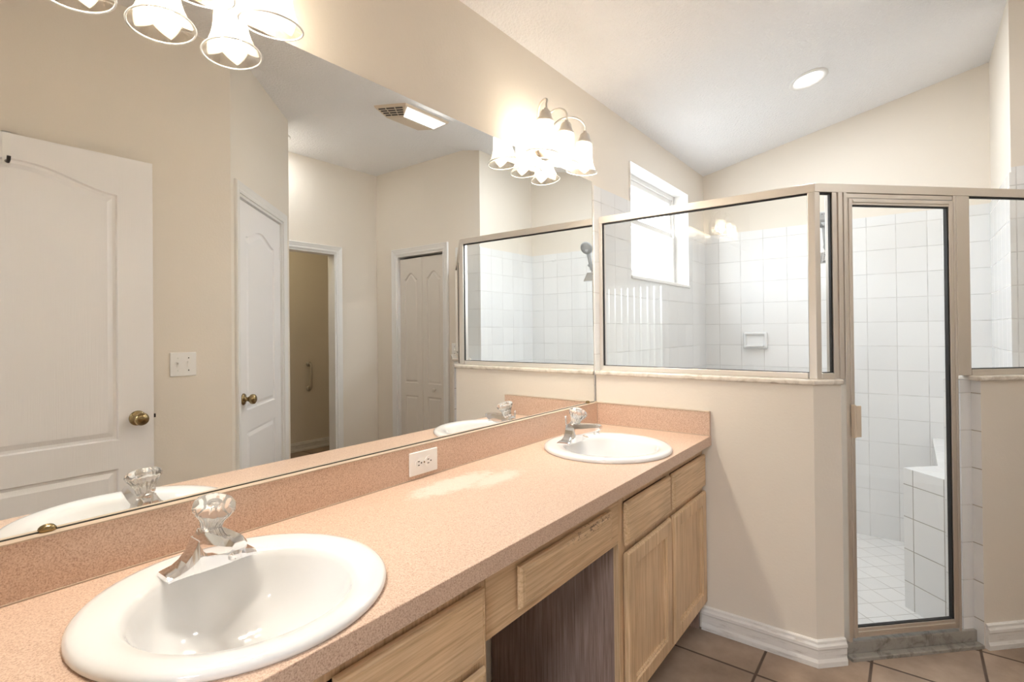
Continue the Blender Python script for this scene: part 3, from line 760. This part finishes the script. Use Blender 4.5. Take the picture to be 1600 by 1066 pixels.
for (ya, yb) in ((-.777, -.407), (-.387, -.012)):
    bm = new(); edged_front(bm, ya, yb, .608, .741); obj('drawer_front', bm, M_WOODH, cr, world=True)
    bm = new(); panel_door(bm, ya, yb, .122, .588); obj('cabinet_door', bm, M_WOODV, cr, world=True)
cl = cab('vanity_cabinet', 'left oak vanity cabinet with stacked drawers, at the bottom edge of the photo', YB+.004, -1.418)
bm = new(); y0, y1 = YB+.004, -1.418
for q in ((y0, y0+.03, z0, z1), (y1-.022, y1, z0, z1), (y0+.03, y1-.022, z1-.04, z1), (y0+.03, y1-.022, z0, z0+.045), (y0+.03, y1-.022, .575, .615), (-1.83, -1.795, z0+.045, .575), (-1.83, -1.795, .615, z1-.04)):
    box(bm, FX-.018, FX, *q[:2], q[2], q[3])
obj('face_frame', bm, M_WOODV, cl, .0008, world=True)
for (za, zb) in ((.604, .747), (.362, .585), (.122, .343)):
    bm = new(); edged_front(bm, -1.785, -1.435, za, zb); obj('drawer_front', bm, M_WOODH, cl, world=True)
bm = new(); edged_front(bm, YB+.02, -1.835, .604, .747); obj('drawer_front', bm, M_WOODH, cl, world=True)
bm = new(); panel_door(bm, YB+.02, -1.835, .122, .585); obj('cabinet_door', bm, M_WOODV, cl, world=True)
kd = thing('knee_drawer', 'oak apron with one shallow drawer over the open knee space', 'drawer', (.40, -1.11, .62))
bm = new(); box(bm, FX-.018, FX, -1.4175, -.8005, .622, CT-CTH-.001); obj('apron', bm, M_WOODH, kd, .0008, world=True)
bm = new(); edged_front(bm, -1.318, -.872, .648, .745); obj('drawer_front', bm, M_WOODWORN, kd, world=True)
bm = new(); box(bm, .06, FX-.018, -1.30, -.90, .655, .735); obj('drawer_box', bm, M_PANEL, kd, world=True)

# ------------------------------------------------------------------ electrical plates
ol = thing('wall_outlet', 'white duplex outlet plate set in the counter backsplash', 'outlet', (.0205, -1.1415, .869))
bm = new(); box(bm, 0, .006, -.0575, .0575, -.0355, .0355); obj('cover_plate', bm, M_PLASTIC, ol, .003)
for s in (-1, 1):
    bm = new(); cyy = s*.0195
    lathe(bm, [(.0165, .005), (.0165, .0075), (.0001, .0075)], 28, (0, cyy, 0), smooth=False, mtx=Matrix.Rotation(pi/2, 4, 'Y')); r = obj('receptacle', bm, M_PLASTIC, ol)
    bm = new()
    box(bm, .0075, .0082, cyy-.0075, cyy-.0005, .0045, .0068); box(bm, .0075, .0082, cyy-.0075, cyy-.0005, -.0068, -.0045)
    lathe(bm, [(.0024, 0), (.0024, .0006)], 12, (.0076, cyy+.0068, 0), mtx=Matrix.Rotation(pi/2, 4, 'Y')); obj('slot', bm, M_SLOT, r)
bm = new(); lathe(bm, [(.003, 0), (.0028, .001), (.0001, .0012)], 14, (.006, 0, 0), mtx=Matrix.Rotation(pi/2, 4, 'Y')); obj('screw', bm, M_BRASS, ol)
sw = thing('light_switch', 'white two-gang switch plate beside the open door, seen in the mirror', 'switch', (XSW, -1.209, 1.122))
bm = new(); box(bm, -.006, 0, -.058, .058, -.0575, .0575); obj('cover_plate', bm, M_PLASTIC, sw, .003)
for y in (-.023, .023):
    bm = new(); box(bm, -.0075, -.006, y-.005, y+.005, -.012, .012)
    if y < 0: prism(bm, [(-.018, y-.004), (-.007, y-.004), (-.007, y+.004), (-.018, y+.004)], .001, .009)
    else: box(bm, -.012, -.007, y-.006, y+.006, .004, .014)
    obj('toggle', bm, M_PLASTIC, sw)
    for z in (-.03, .03):
        bm = new(); lathe(bm, [(.003, 0), (.0028, .001), (.0001, .0012)], 12, (-.006, y, z), mtx=Matrix.Rotation(-pi/2, 4, 'Y')); obj('screw', bm, M_BRONZE if y > 0 else M_PLASTIC, sw)
sw2 = thing('light_switch', 'white single switch plate by the closet casing, half behind the shower frame in the mirror', 'switch', (1.876, YC, 1.11))
bm = new(); box(bm, -.034, .034, -.006, 0, -.056, .056); obj('cover_plate', bm, M_PLASTIC, sw2, .003)
bm = new(); box(bm, -.005, .005, -.014, -.006, -.004, .010); obj('toggle', bm, M_PLASTIC, sw2)
for z in (-.03, .03):
    bm = new(); lathe(bm, [(.003, 0), (.0028, .001), (.0001, .0012)], 12, (0, -.006, z), mtx=Matrix.Rotation(pi/2, 4, 'X')); obj('screw', bm, M_BRONZE, sw2)

# ------------------------------------------------------------------ vanity lights
def make_vanity_light(loc, label):
    v = thing('vanity_light', label, 'wall lamp', loc, group='three-arm vanity lights')
    bm = new(); q = Matrix.Rotation(pi/2, 4, 'Y')
    lathe(bm, [(.0001, -.0045), (.06, -.0045), (.06, .006), (.054, .012), (.044, .015), (.030, .022), (.0001, .024)], 40, (0, 0, .09), mtx=q @ Matrix.Diagonal((1.0, 1.25, 1, 1)))
    obj('backplate', bm, M_NICKEL, v)
    for k in (-1, 0, 1):
        y0, y1 = k*.040, k*.151
        P = []
        for i in range(17):
            a = pi*(1-i/16.0); xx = .064 + .050*cos(a); f = (i/16.0)
            P.append((xx, y0+(y1-y0)*(.12+.88*f), .188 + .040*sin(a)))
        P = [(.012, y0, .085), (.012, y0+(y1-y0)*.03, .11), (.0125, y0+(y1-y0)*.08, .15)] + P + [(.1145, y1, .165)]
        bm = new(); tube(bm, P, .0042, 10); arm = obj('arm', bm, M_NICKEL, v)
        T = Matrix.Translation((.113, y1, .166)) @ Matrix.Rotation(radians(6.5), 4, 'Y')
        bm = new(); lathe(bm, [(.0001, .006), (.006, .005), (.0085, .001), (.009, -.003), (.0155, -.006), (.0205, -.013), (.023, -.022), (.0255, -.031), (.0305, -.0385), (.0345, -.043), (.035, -.046), (.0325, -.049), (.026, -.046), (.0001, -.040)], 28, mtx=T)
        obj('shade_holder', bm, M_NICKEL, v)
        prof = [(.030, -.045), (.0325, -.055), (.0345, -.072), (.0365, -.092), (.0395, -.112), (.0445, -.131), (.051, -.147), (.058, -.159), (.0635, -.166), (.0655, -.169)]
        bm = new(); seg = 48
        uvl = bm.loops.layers.uv.new('UVMap'); rings = []
        L = [0]
        for p0, p1 in zip(prof, prof[1:]): L.append(L[-1]+sqrt((p1[0]-p0[0])**2+(p1[1]-p0[1])**2))
        vs = [[bm.verts.new(T @ Vector((r*cos(2*pi*i/seg), r*sin(2*pi*i/seg), z))) for i in range(seg)] for r, z in prof]
        for a_ in range(len(vs)-1):
            for i in range(seg):
                j = (i+1) % seg; f = bm.faces.new([vs[a_][i], vs[a_][j], vs[a_+1][j], vs[a_+1][i]]); f.smooth = True
                for lp, (uu, rr) in zip(f.loops, ((i, a_), (i+1, a_), (i+1, a_+1), (i, a_+1))): lp[uvl].uv = (uu/seg, 1-L[rr]/L[-1])
        so = obj('lamp_shade', bm, M_SHADE, v)
        m = so.modifiers.new('Solidify', 'SOLIDIFY'); m.thickness = .0025; m.offset = 0
        rm = new(); rings = []
        Rr, Zr = prof[-1]
        for i in range(seg):
            a = 2*pi*i/seg; rings.append([T @ Vector(((Rr+.0022*cos(b_*pi/4))*cos(a), (Rr+.0022*cos(b_*pi/4))*sin(a), Zr+.0022*sin(b_*pi/4))) for b_ in range(8)])
        rings.append(rings[0]); loft(rm, rings, False, False, smooth=True); bmesh.ops.remove_doubles(rm, verts=rm.verts[:], dist=1e-6)
        obj('shade_rim', rm, M_PORC, so)
        bm = new(); ellipsoid(bm, (0, 0, -.104), .0235, .0235, .032, 20, 12); tube(bm, [(0, 0, -.045), (0, 0, -.08)], .011, 14)
        bmesh.ops.transform(bm, matrix=T, verts=bm.verts[:]); obj('bulb', bm, M_BULB, v)
        light('bulb_light', 'POINT', T @ Vector((0, 0, -.104)), BULB_W, (1, .915, .79), .034, parent=v)
    return v
vl1 = make_vanity_light((0, -1.80, 1.955), 'three-arm vanity light above the near sink, cut off by the top edge')
dup(vl1, (0, -.425, 1.955), 'three-arm vanity light above the far sink, at the mirror top corner')

# ------------------------------------------------------------------ ceiling fittings
sl = math.atan(CSL)
def on_slope(x, y): return (x, y, CZ0+CSL*x)
dl = thing('recessed_downlight', 'round recessed downlight in the sloping ceiling over the shower', 'ceiling light', on_slope(.80, .896))
dl.rotation_euler = (0, -sl, 0)
bm = new(); lathe(bm, [(.094, .0), (.094, -.004), (.088, -.008), (.078, -.008), (.068, -.003), (.066, .0)], 48); obj('trim_ring', bm, M_WHITE, dl)
bm = new(); lathe(bm, [(.067, -.001), (.060, -.0035), (.0001, -.005)], 40); obj('lens', bm, M_LENS, dl)
light('downlight_lamp', 'AREA', (0, 0, -.012), CAN_W, (.87, .94, 1), .12, (0, 0, -1), parent=dl)
nk = thing('hall_fill_light', 'added round fill light on the level ceiling, unseen behind the angled door wall', 'ceiling light', (2.66, -.15, CZ1))  # added fixture out of view, brightens the closet and toilet walls
bm = new(); lathe(bm, [(.094, .0), (.094, -.004), (.088, -.008), (.078, -.008), (.068, -.003), (.066, .0)], 48); obj('trim_ring', bm, M_WHITE, nk)
bm = new(); lathe(bm, [(.067, -.001), (.060, -.0035), (.0001, -.005)], 40); obj('lens', bm, M_LENS, nk)
light('hall_fill', 'AREA', (0, 0, -.012), NOOK_W, (.93, .97, 1), .12, (0, 0, -1), parent=nk)
fan = thing('exhaust_fan_light', 'tan exhaust fan box with lit lens on the ceiling, seen in the mirror', 'ceiling fan light', on_slope(1.39, .09))
fan.rotation_euler = (0, -sl, 0)
bm = new()
loft(bm, [[(-.16, -.19, 0), (.16, -.19, 0), (.16, .19, 0), (-.16, .19, 0)], [(-.155, -.185, -.012), (.155, -.185, -.012), (.155, .185, -.012), (-.155, .185, -.012)], [(-.06, -.12, -.06), (.10, -.12, -.06), (.10, .15, -.06), (-.06, .15, -.06)]])
obj('housing', bm, M_TAN, fan)
def on_face(P, e1, e2, pts, n, th, bm):
    lo = [bm.verts.new(P + e1*a + e2*b + n*.0005) for a, b in pts]; hi = [bm.verts.new(P + e1*a + e2*b + n*th) for a, b in pts]
    bm.faces.new(lo[::-1]); bm.faces.new(hi)
    for i in range(len(pts)):
        j = (i+1) % len(pts); bm.faces.new([lo[i], lo[j], hi[j], hi[i]])
P = Vector((0, -.1525, -.036)); e1 = Vector((1, 0, 0)); e2 = Vector((0, .065, -.048)).normalized(); n = e1.cross(e2); n = n if n.y < 0 else -n
for k in range(4):
    for (u0, u1) in ((-.115, -.045), (-.035, .045), (.055, .125)):
        bm = new(); v0 = -.032+.016*k; sh = (v0+.032)/.08
        lim = lambda u: u*(1-.42*sh)
        on_face(P, e1, e2, [(lim(u0), v0), (lim(u1), v0), (lim(u1), v0+.010), (lim(u0), v0+.010)], n, .001, bm); obj('grille_slot', bm, M_BRONZE, fan)
bm = new(); P = Vector((-.1075, 0, -.036)); e1 = Vector((0, 1, 0)); e2 = Vector((.095, 0, -.048)).normalized(); n = e1.cross(e2); n = n if n.x < 0 else -n
on_face(P, e1, e2, [(-.165, -.045), (.168, -.045), (.14, .045), (-.12, .045)], n, .004, bm); obj('light_lens', bm, M_FANLENS, fan)
light('fan_lamp', 'AREA', P + n*.006, FAN_W, (1, .985, .95), (.24, .07), n, parent=fan)

# ------------------------------------------------------------------ shower enclosure
en = thing('shower_enclosure', 'framed glass shower enclosure in brushed nickel standing on the marble-capped half walls', 'shower enclosure', (OX, OY, HW+.02))
FZ0, FZ1 = HW+.02, 1.79
def P2(name, polys, mats=M_FRAME, bev=.002, parent=en):
    bm = new()
    for pts, z0, z1 in polys: prism(bm, pts, z0, z1)
    bmesh.ops.translate(bm, verts=bm.verts[:], vec=-en.location)
    return obj(name, bm, mats, parent, bev)
yf, yb = .045, .085
cf = DS(0, 0); kx = (.929, yf)
def dg(s, d): return DS(s, d)
df, db = 0.0, .04
# corner of the two runs (front and back lines)
cfx = (yf + (OX-OY), yf); dbk = (OX-OY) - db/R2; cbx = (yb + dbk, yb)
P2('header_rail', [([(.004, yf), cfx, cbx, (.004, yb)], FZ1, 1.824), ([cfx, DS(to_yc(df), df), DS(to_yc(db), db), cbx], FZ1, 1.824)])
P2('bottom_rail', [([(.004, yf), (.90, yf), (.90, yb), (.004, yb)], FZ0, FZ0+.022)])
P2('wall_channel', [([(.004, yf), (.021, yf), (.021, yb), (.004, yb)], FZ0+.022, FZ1)])
P2('corner_post', [([(.904, yf), cfx, DS(.018, 0), DS(.018, db), cbx, (.904, yb)], FZ0, FZ1)])
P2('bottom_rail', [(diag_poly(.018, .07, df, db), FZ0, FZ0+.022)])
def ribs(s0, s1, z0, z1, n, dmax=-.004):
    w = (s1-s0)/n
    return [(diag_poly(s0+w*i, s0+w*(i+.84), df+(dmax if i % 2 else 0), db), z0, z1) for i in range(n)] + [(diag_poly(s0, s1, df+.004, db-.002), z0, z1)]
P2('jamb', [(p, z0_, z1_) for p, z0_, z1_ in ribs(.070, .114, FZ0, FZ1, 2)], bev=.0012)
P2('jamb', [(diag_poly(.1155, .129, -.004, db), .058, FZ1)])
P2('jamb', [(p, z0_, z1_) for p, z0_, z1_ in ribs(.613, .677, FZ0, FZ1, 1)] + [(diag_poly(.601, .612, 0, db), .058, FZ1)])
P2('bottom_rail', [([DS(.677, df), DS(to_yc(df), df), DS(to_yc(db), db), DS(.677, db)], FZ0, FZ0+.024)])
sE = to_yc(.02)
P2('wall_channel', [([DS(sE-.03, df), DS(to_yc(df), df), DS(to_yc(db), db), DS(sE-.03, db)], FZ0+.024, FZ1)])
def pane(pts, z0, z1, parent=en): return P2('glass_pane', [(pts, z0, z1)], M_GLASS, None, parent)
def seal(name, polys, parent=en): return P2(name, polys, M_FRAMEDARK, None, parent)
gz0, gz1 = FZ0+.022, FZ1
yg = .0535
pane([(.021, yg), (.904, yg), (.904, yg+.006), (.021, yg+.006)], gz0, gz1)
seal('glazing_seal', [([(.021, yg-.003), (.0245, yg-.003), (.0245, yg+.009), (.021, yg+.009)], gz0, gz1), ([(.9025, yg-.003), (.904, yg-.003), (.904, yg+.009), (.9025, yg+.009)], gz0, gz1), ([(.0245, yg-.003), (.9025, yg-.003), (.9025, yg+.009), (.0245, yg+.009)], gz0, gz0+.0025), ([(.0245, yg-.003), (.9025, yg-.003), (.9025, yg+.009), (.0245, yg+.009)], gz1-.006, gz1)])
pane(diag_poly(.018, .07, .010, .016), gz0, gz1)
seal('glazing_seal', [(diag_poly(.0655, .07, .007, .019), gz0, gz1), (diag_poly(.018, .0655, .007, .019), gz1-.007, gz1), (diag_poly(.018, .0655, .007, .019), gz0, gz0+.003)])
pane([DS(.677, .010), DS(to_yc(.010)-.03, .010), DS(to_yc(.016)-.03, .016), DS(.677, .016)], FZ0+.024, gz1)
seal('glazing_seal', [(diag_poly(.677, sE-.04, .007, .019), gz1-.006, gz1)]); seal('glazing_seal', [(diag_poly(.677, sE-.04, .007, .019), FZ0+.024, FZ0+.0275)])
# the hinged door
dz0, dz1, s0, s1 = .072, 1.768, .131, .599
dr = P2('shower_door', [(diag_poly(s0, s0+.024, 0, .026), dz0, dz1), (diag_poly(s1-.020, s1, 0, .026), dz0, dz1), (diag_poly(s0+.024, s1-.020, 0, .026), dz1-.024, dz1), (diag_poly(s0+.024, s1-.020, 0, .026), dz0, dz0+.036),
     (diag_poly(s0+.006, s0+.015, -.004, .0), dz0, dz1), (diag_poly(s0+.024, s1-.02, -.004, .0), dz1-.015, dz1-.006), (diag_poly(s0+.024, s1-.02, -.004, .0), dz0+.012, dz0+.024)], bev=.0015)
pane(diag_poly(s0+.024, s1-.020, .010, .016), dz0+.036, dz1-.024, dr)
seal('glazing_seal', [(diag_poly(s0+.024, s1-.02, .004, .019), dz0+.036, dz0+.039), (diag_poly(s0+.024, s1-.02, .004, .019), dz1-.028, dz1-.024), (diag_poly(s1-.026, s1-.02, .004, .019), dz0+.039, dz1-.028), (diag_poly(s0+.024, s0+.0255, .004, .019), dz0+.039, dz1-.028)], dr)
P2('door_handle', [(diag_poly(.134, .141, -.022, -.004), .845, .972), (diag_poly(.141, .163, -.022, -.016), .848, .968)], M_TAN, .002, dr)
seal('magnet_strip', [(diag_poly(.5995, .6015, .003, .024), dz0, dz1)], en)
P2('header_strip', [(diag_poly(.131, .60, .004, .03), 1.772, 1.789)], M_FRAME, .001)

# ------------------------------------------------------------------ things in the shower
sd = thing('soap_dish', 'white ceramic soap dish set in the rear shower wall', 'soap dish', (.346, YS-.006, 1.183))
def rr(bm, x0, x1, z0, z1, y): return [(x0, y, z0), (x1, y, z0), (x1, y, z1), (x0, y, z1)]
bm = new()
def rrect(hx, hz, r, y, n=5):
    P = []
    for cx, cz, a0 in ((hx-r, -hz+r, -pi/2), (hx-r, hz-r, 0), (-hx+r, hz-r, pi/2), (-hx+r, -hz+r, pi)):
        for i in range(n+1): a = a0+pi/2*i/n; P.append((cx+r*cos(a), y, cz+r*sin(a)))
    return P
loft(bm, [rrect(.079, .060, .012, 0), rrect(.079, .060, .012, -.008), rrect(.074, .055, .011, -.016), rrect(.064, .045, .01, -.018), rrect(.060, .041, .01, -.008), rrect(.056, .036, .01, -.003)], smooth=True)
obj('dish_plate', bm, M_PORC, sd)
bm = new(); prism(bm, [(-.06, -.003), (-.055, -.034), (-.03, -.042), (.03, -.042), (.055, -.034), (.06, -.003)], -.043, -.032); obj('dish_tray', bm, M_PORC, sd, .003)
sh = thing('hand_shower', 'chrome and white hand shower with hose on the rear shower wall', 'shower head', (.81, YS-.006, 1.80))
bm = new(); lathe(bm, [(.0001, 0), (.03, 0), (.028, .006), (.012, .012)], 24, (0, 0, .03), mtx=Matrix.Rotation(pi/2, 4, 'X')); tube(bm, [(0, -.01, .03), (0, -.12, .045), (0, -.19, .02), (0, -.22, -.015)], .010, 12); obj('shower_arm', bm, M_CHROME, sh)
bm = new(); tube(bm, [(0, -.215, -.01), (0, -.235, -.035)], [.017, .019], 16); tube(bm, [(.0, -.235, -.03), (.022, -.262, .0)], [.014, .018], 14); obj('bracket', bm, M_GREYPLASTIC, sh)
bm = new(); tube(bm, [(.0, -.255, -.05), (0, -.285, .02), (.0, -.31, .085), (0, -.325, .11)], [.012, .014, .016, .022], 14)
T = Matrix.Translation((0, -.335, .118)) @ Matrix.Rotation(radians(118), 4, 'X')
lathe(bm, [(.0001, -.022), (.03, -.02), (.048, -.008), (.053, .004), (.049, .010), (.0001, .011)], 32, mtx=T); obj('hand_piece', bm, M_GREYPLASTIC, sh)
bm = new()
for k in range(18):
    a = 2*pi*k/18; q = T @ Vector((.040*cos(a), .040*sin(a), .0115)); ellipsoid(bm, q, .003, .003, .003, 6, 4)
obj('spray_nozzles', bm, M_BRONZE, sh)
bm = new(); T = Matrix.Translation((.0, -.275, -.105)) @ Matrix.Rotation(radians(50), 4, 'X')
hx = .048; loft(bm, [[T @ Vector((x*s, y*s, z)) for x, y in ((-hx, -hx), (hx, -hx), (hx, hx), (-hx, hx))] for s, z in ((.5, -.02), (.95, -.008), (1, 0), (.98, .004))])
tube(bm, [T @ Vector((0, 0, -.018)), (0, -.235, -.04)], .012, 12); obj('square_head', bm, M_CHROME, sh, .002)
bm = new()
for i in range(6):
    for j in range(6):
        q = T @ Vector((-.038+.0152*i, -.038+.0152*j, .0045)); ellipsoid(bm, q, .0026, .0026, .0026, 6, 4)
g = obj('head_nozzles', bm, M_BRONZE, sh)
bm = new(); P = []
for i in range(25):
    k = i/24; P.append((.002+.03*k+.012*sin(pi*k), -.235+.10*k, -.06-.85*k))
tube(bm, P, .0055, 8); obj('hose', bm, M_CHROME, sh)

# grab handle in the toilet room
gb = thing('grab_bar', 'short vertical chrome grab bar on the toilet room back wall', 'grab bar', (4.0, .905, .66))
bm = new(); tube(bm, [(-.002, 0, .27), (-.03, 0, .27), (-.045, 0, .262), (-.052, 0, .245), (-.052, 0, .025), (-.045, 0, .008), (-.03, 0, 0), (-.002, 0, 0)], .012, 14); obj('bar', bm, M_NICKEL, gb)
for z in (0, .27):
    bm = new(); lathe(bm, [(.0001, 0), (.03, 0), (.028, .008), (.014, .012)], 20, (0, 0, z), mtx=Matrix.Rotation(-pi/2, 4, 'Y')); obj('flange', bm, M_NICKEL, gb)
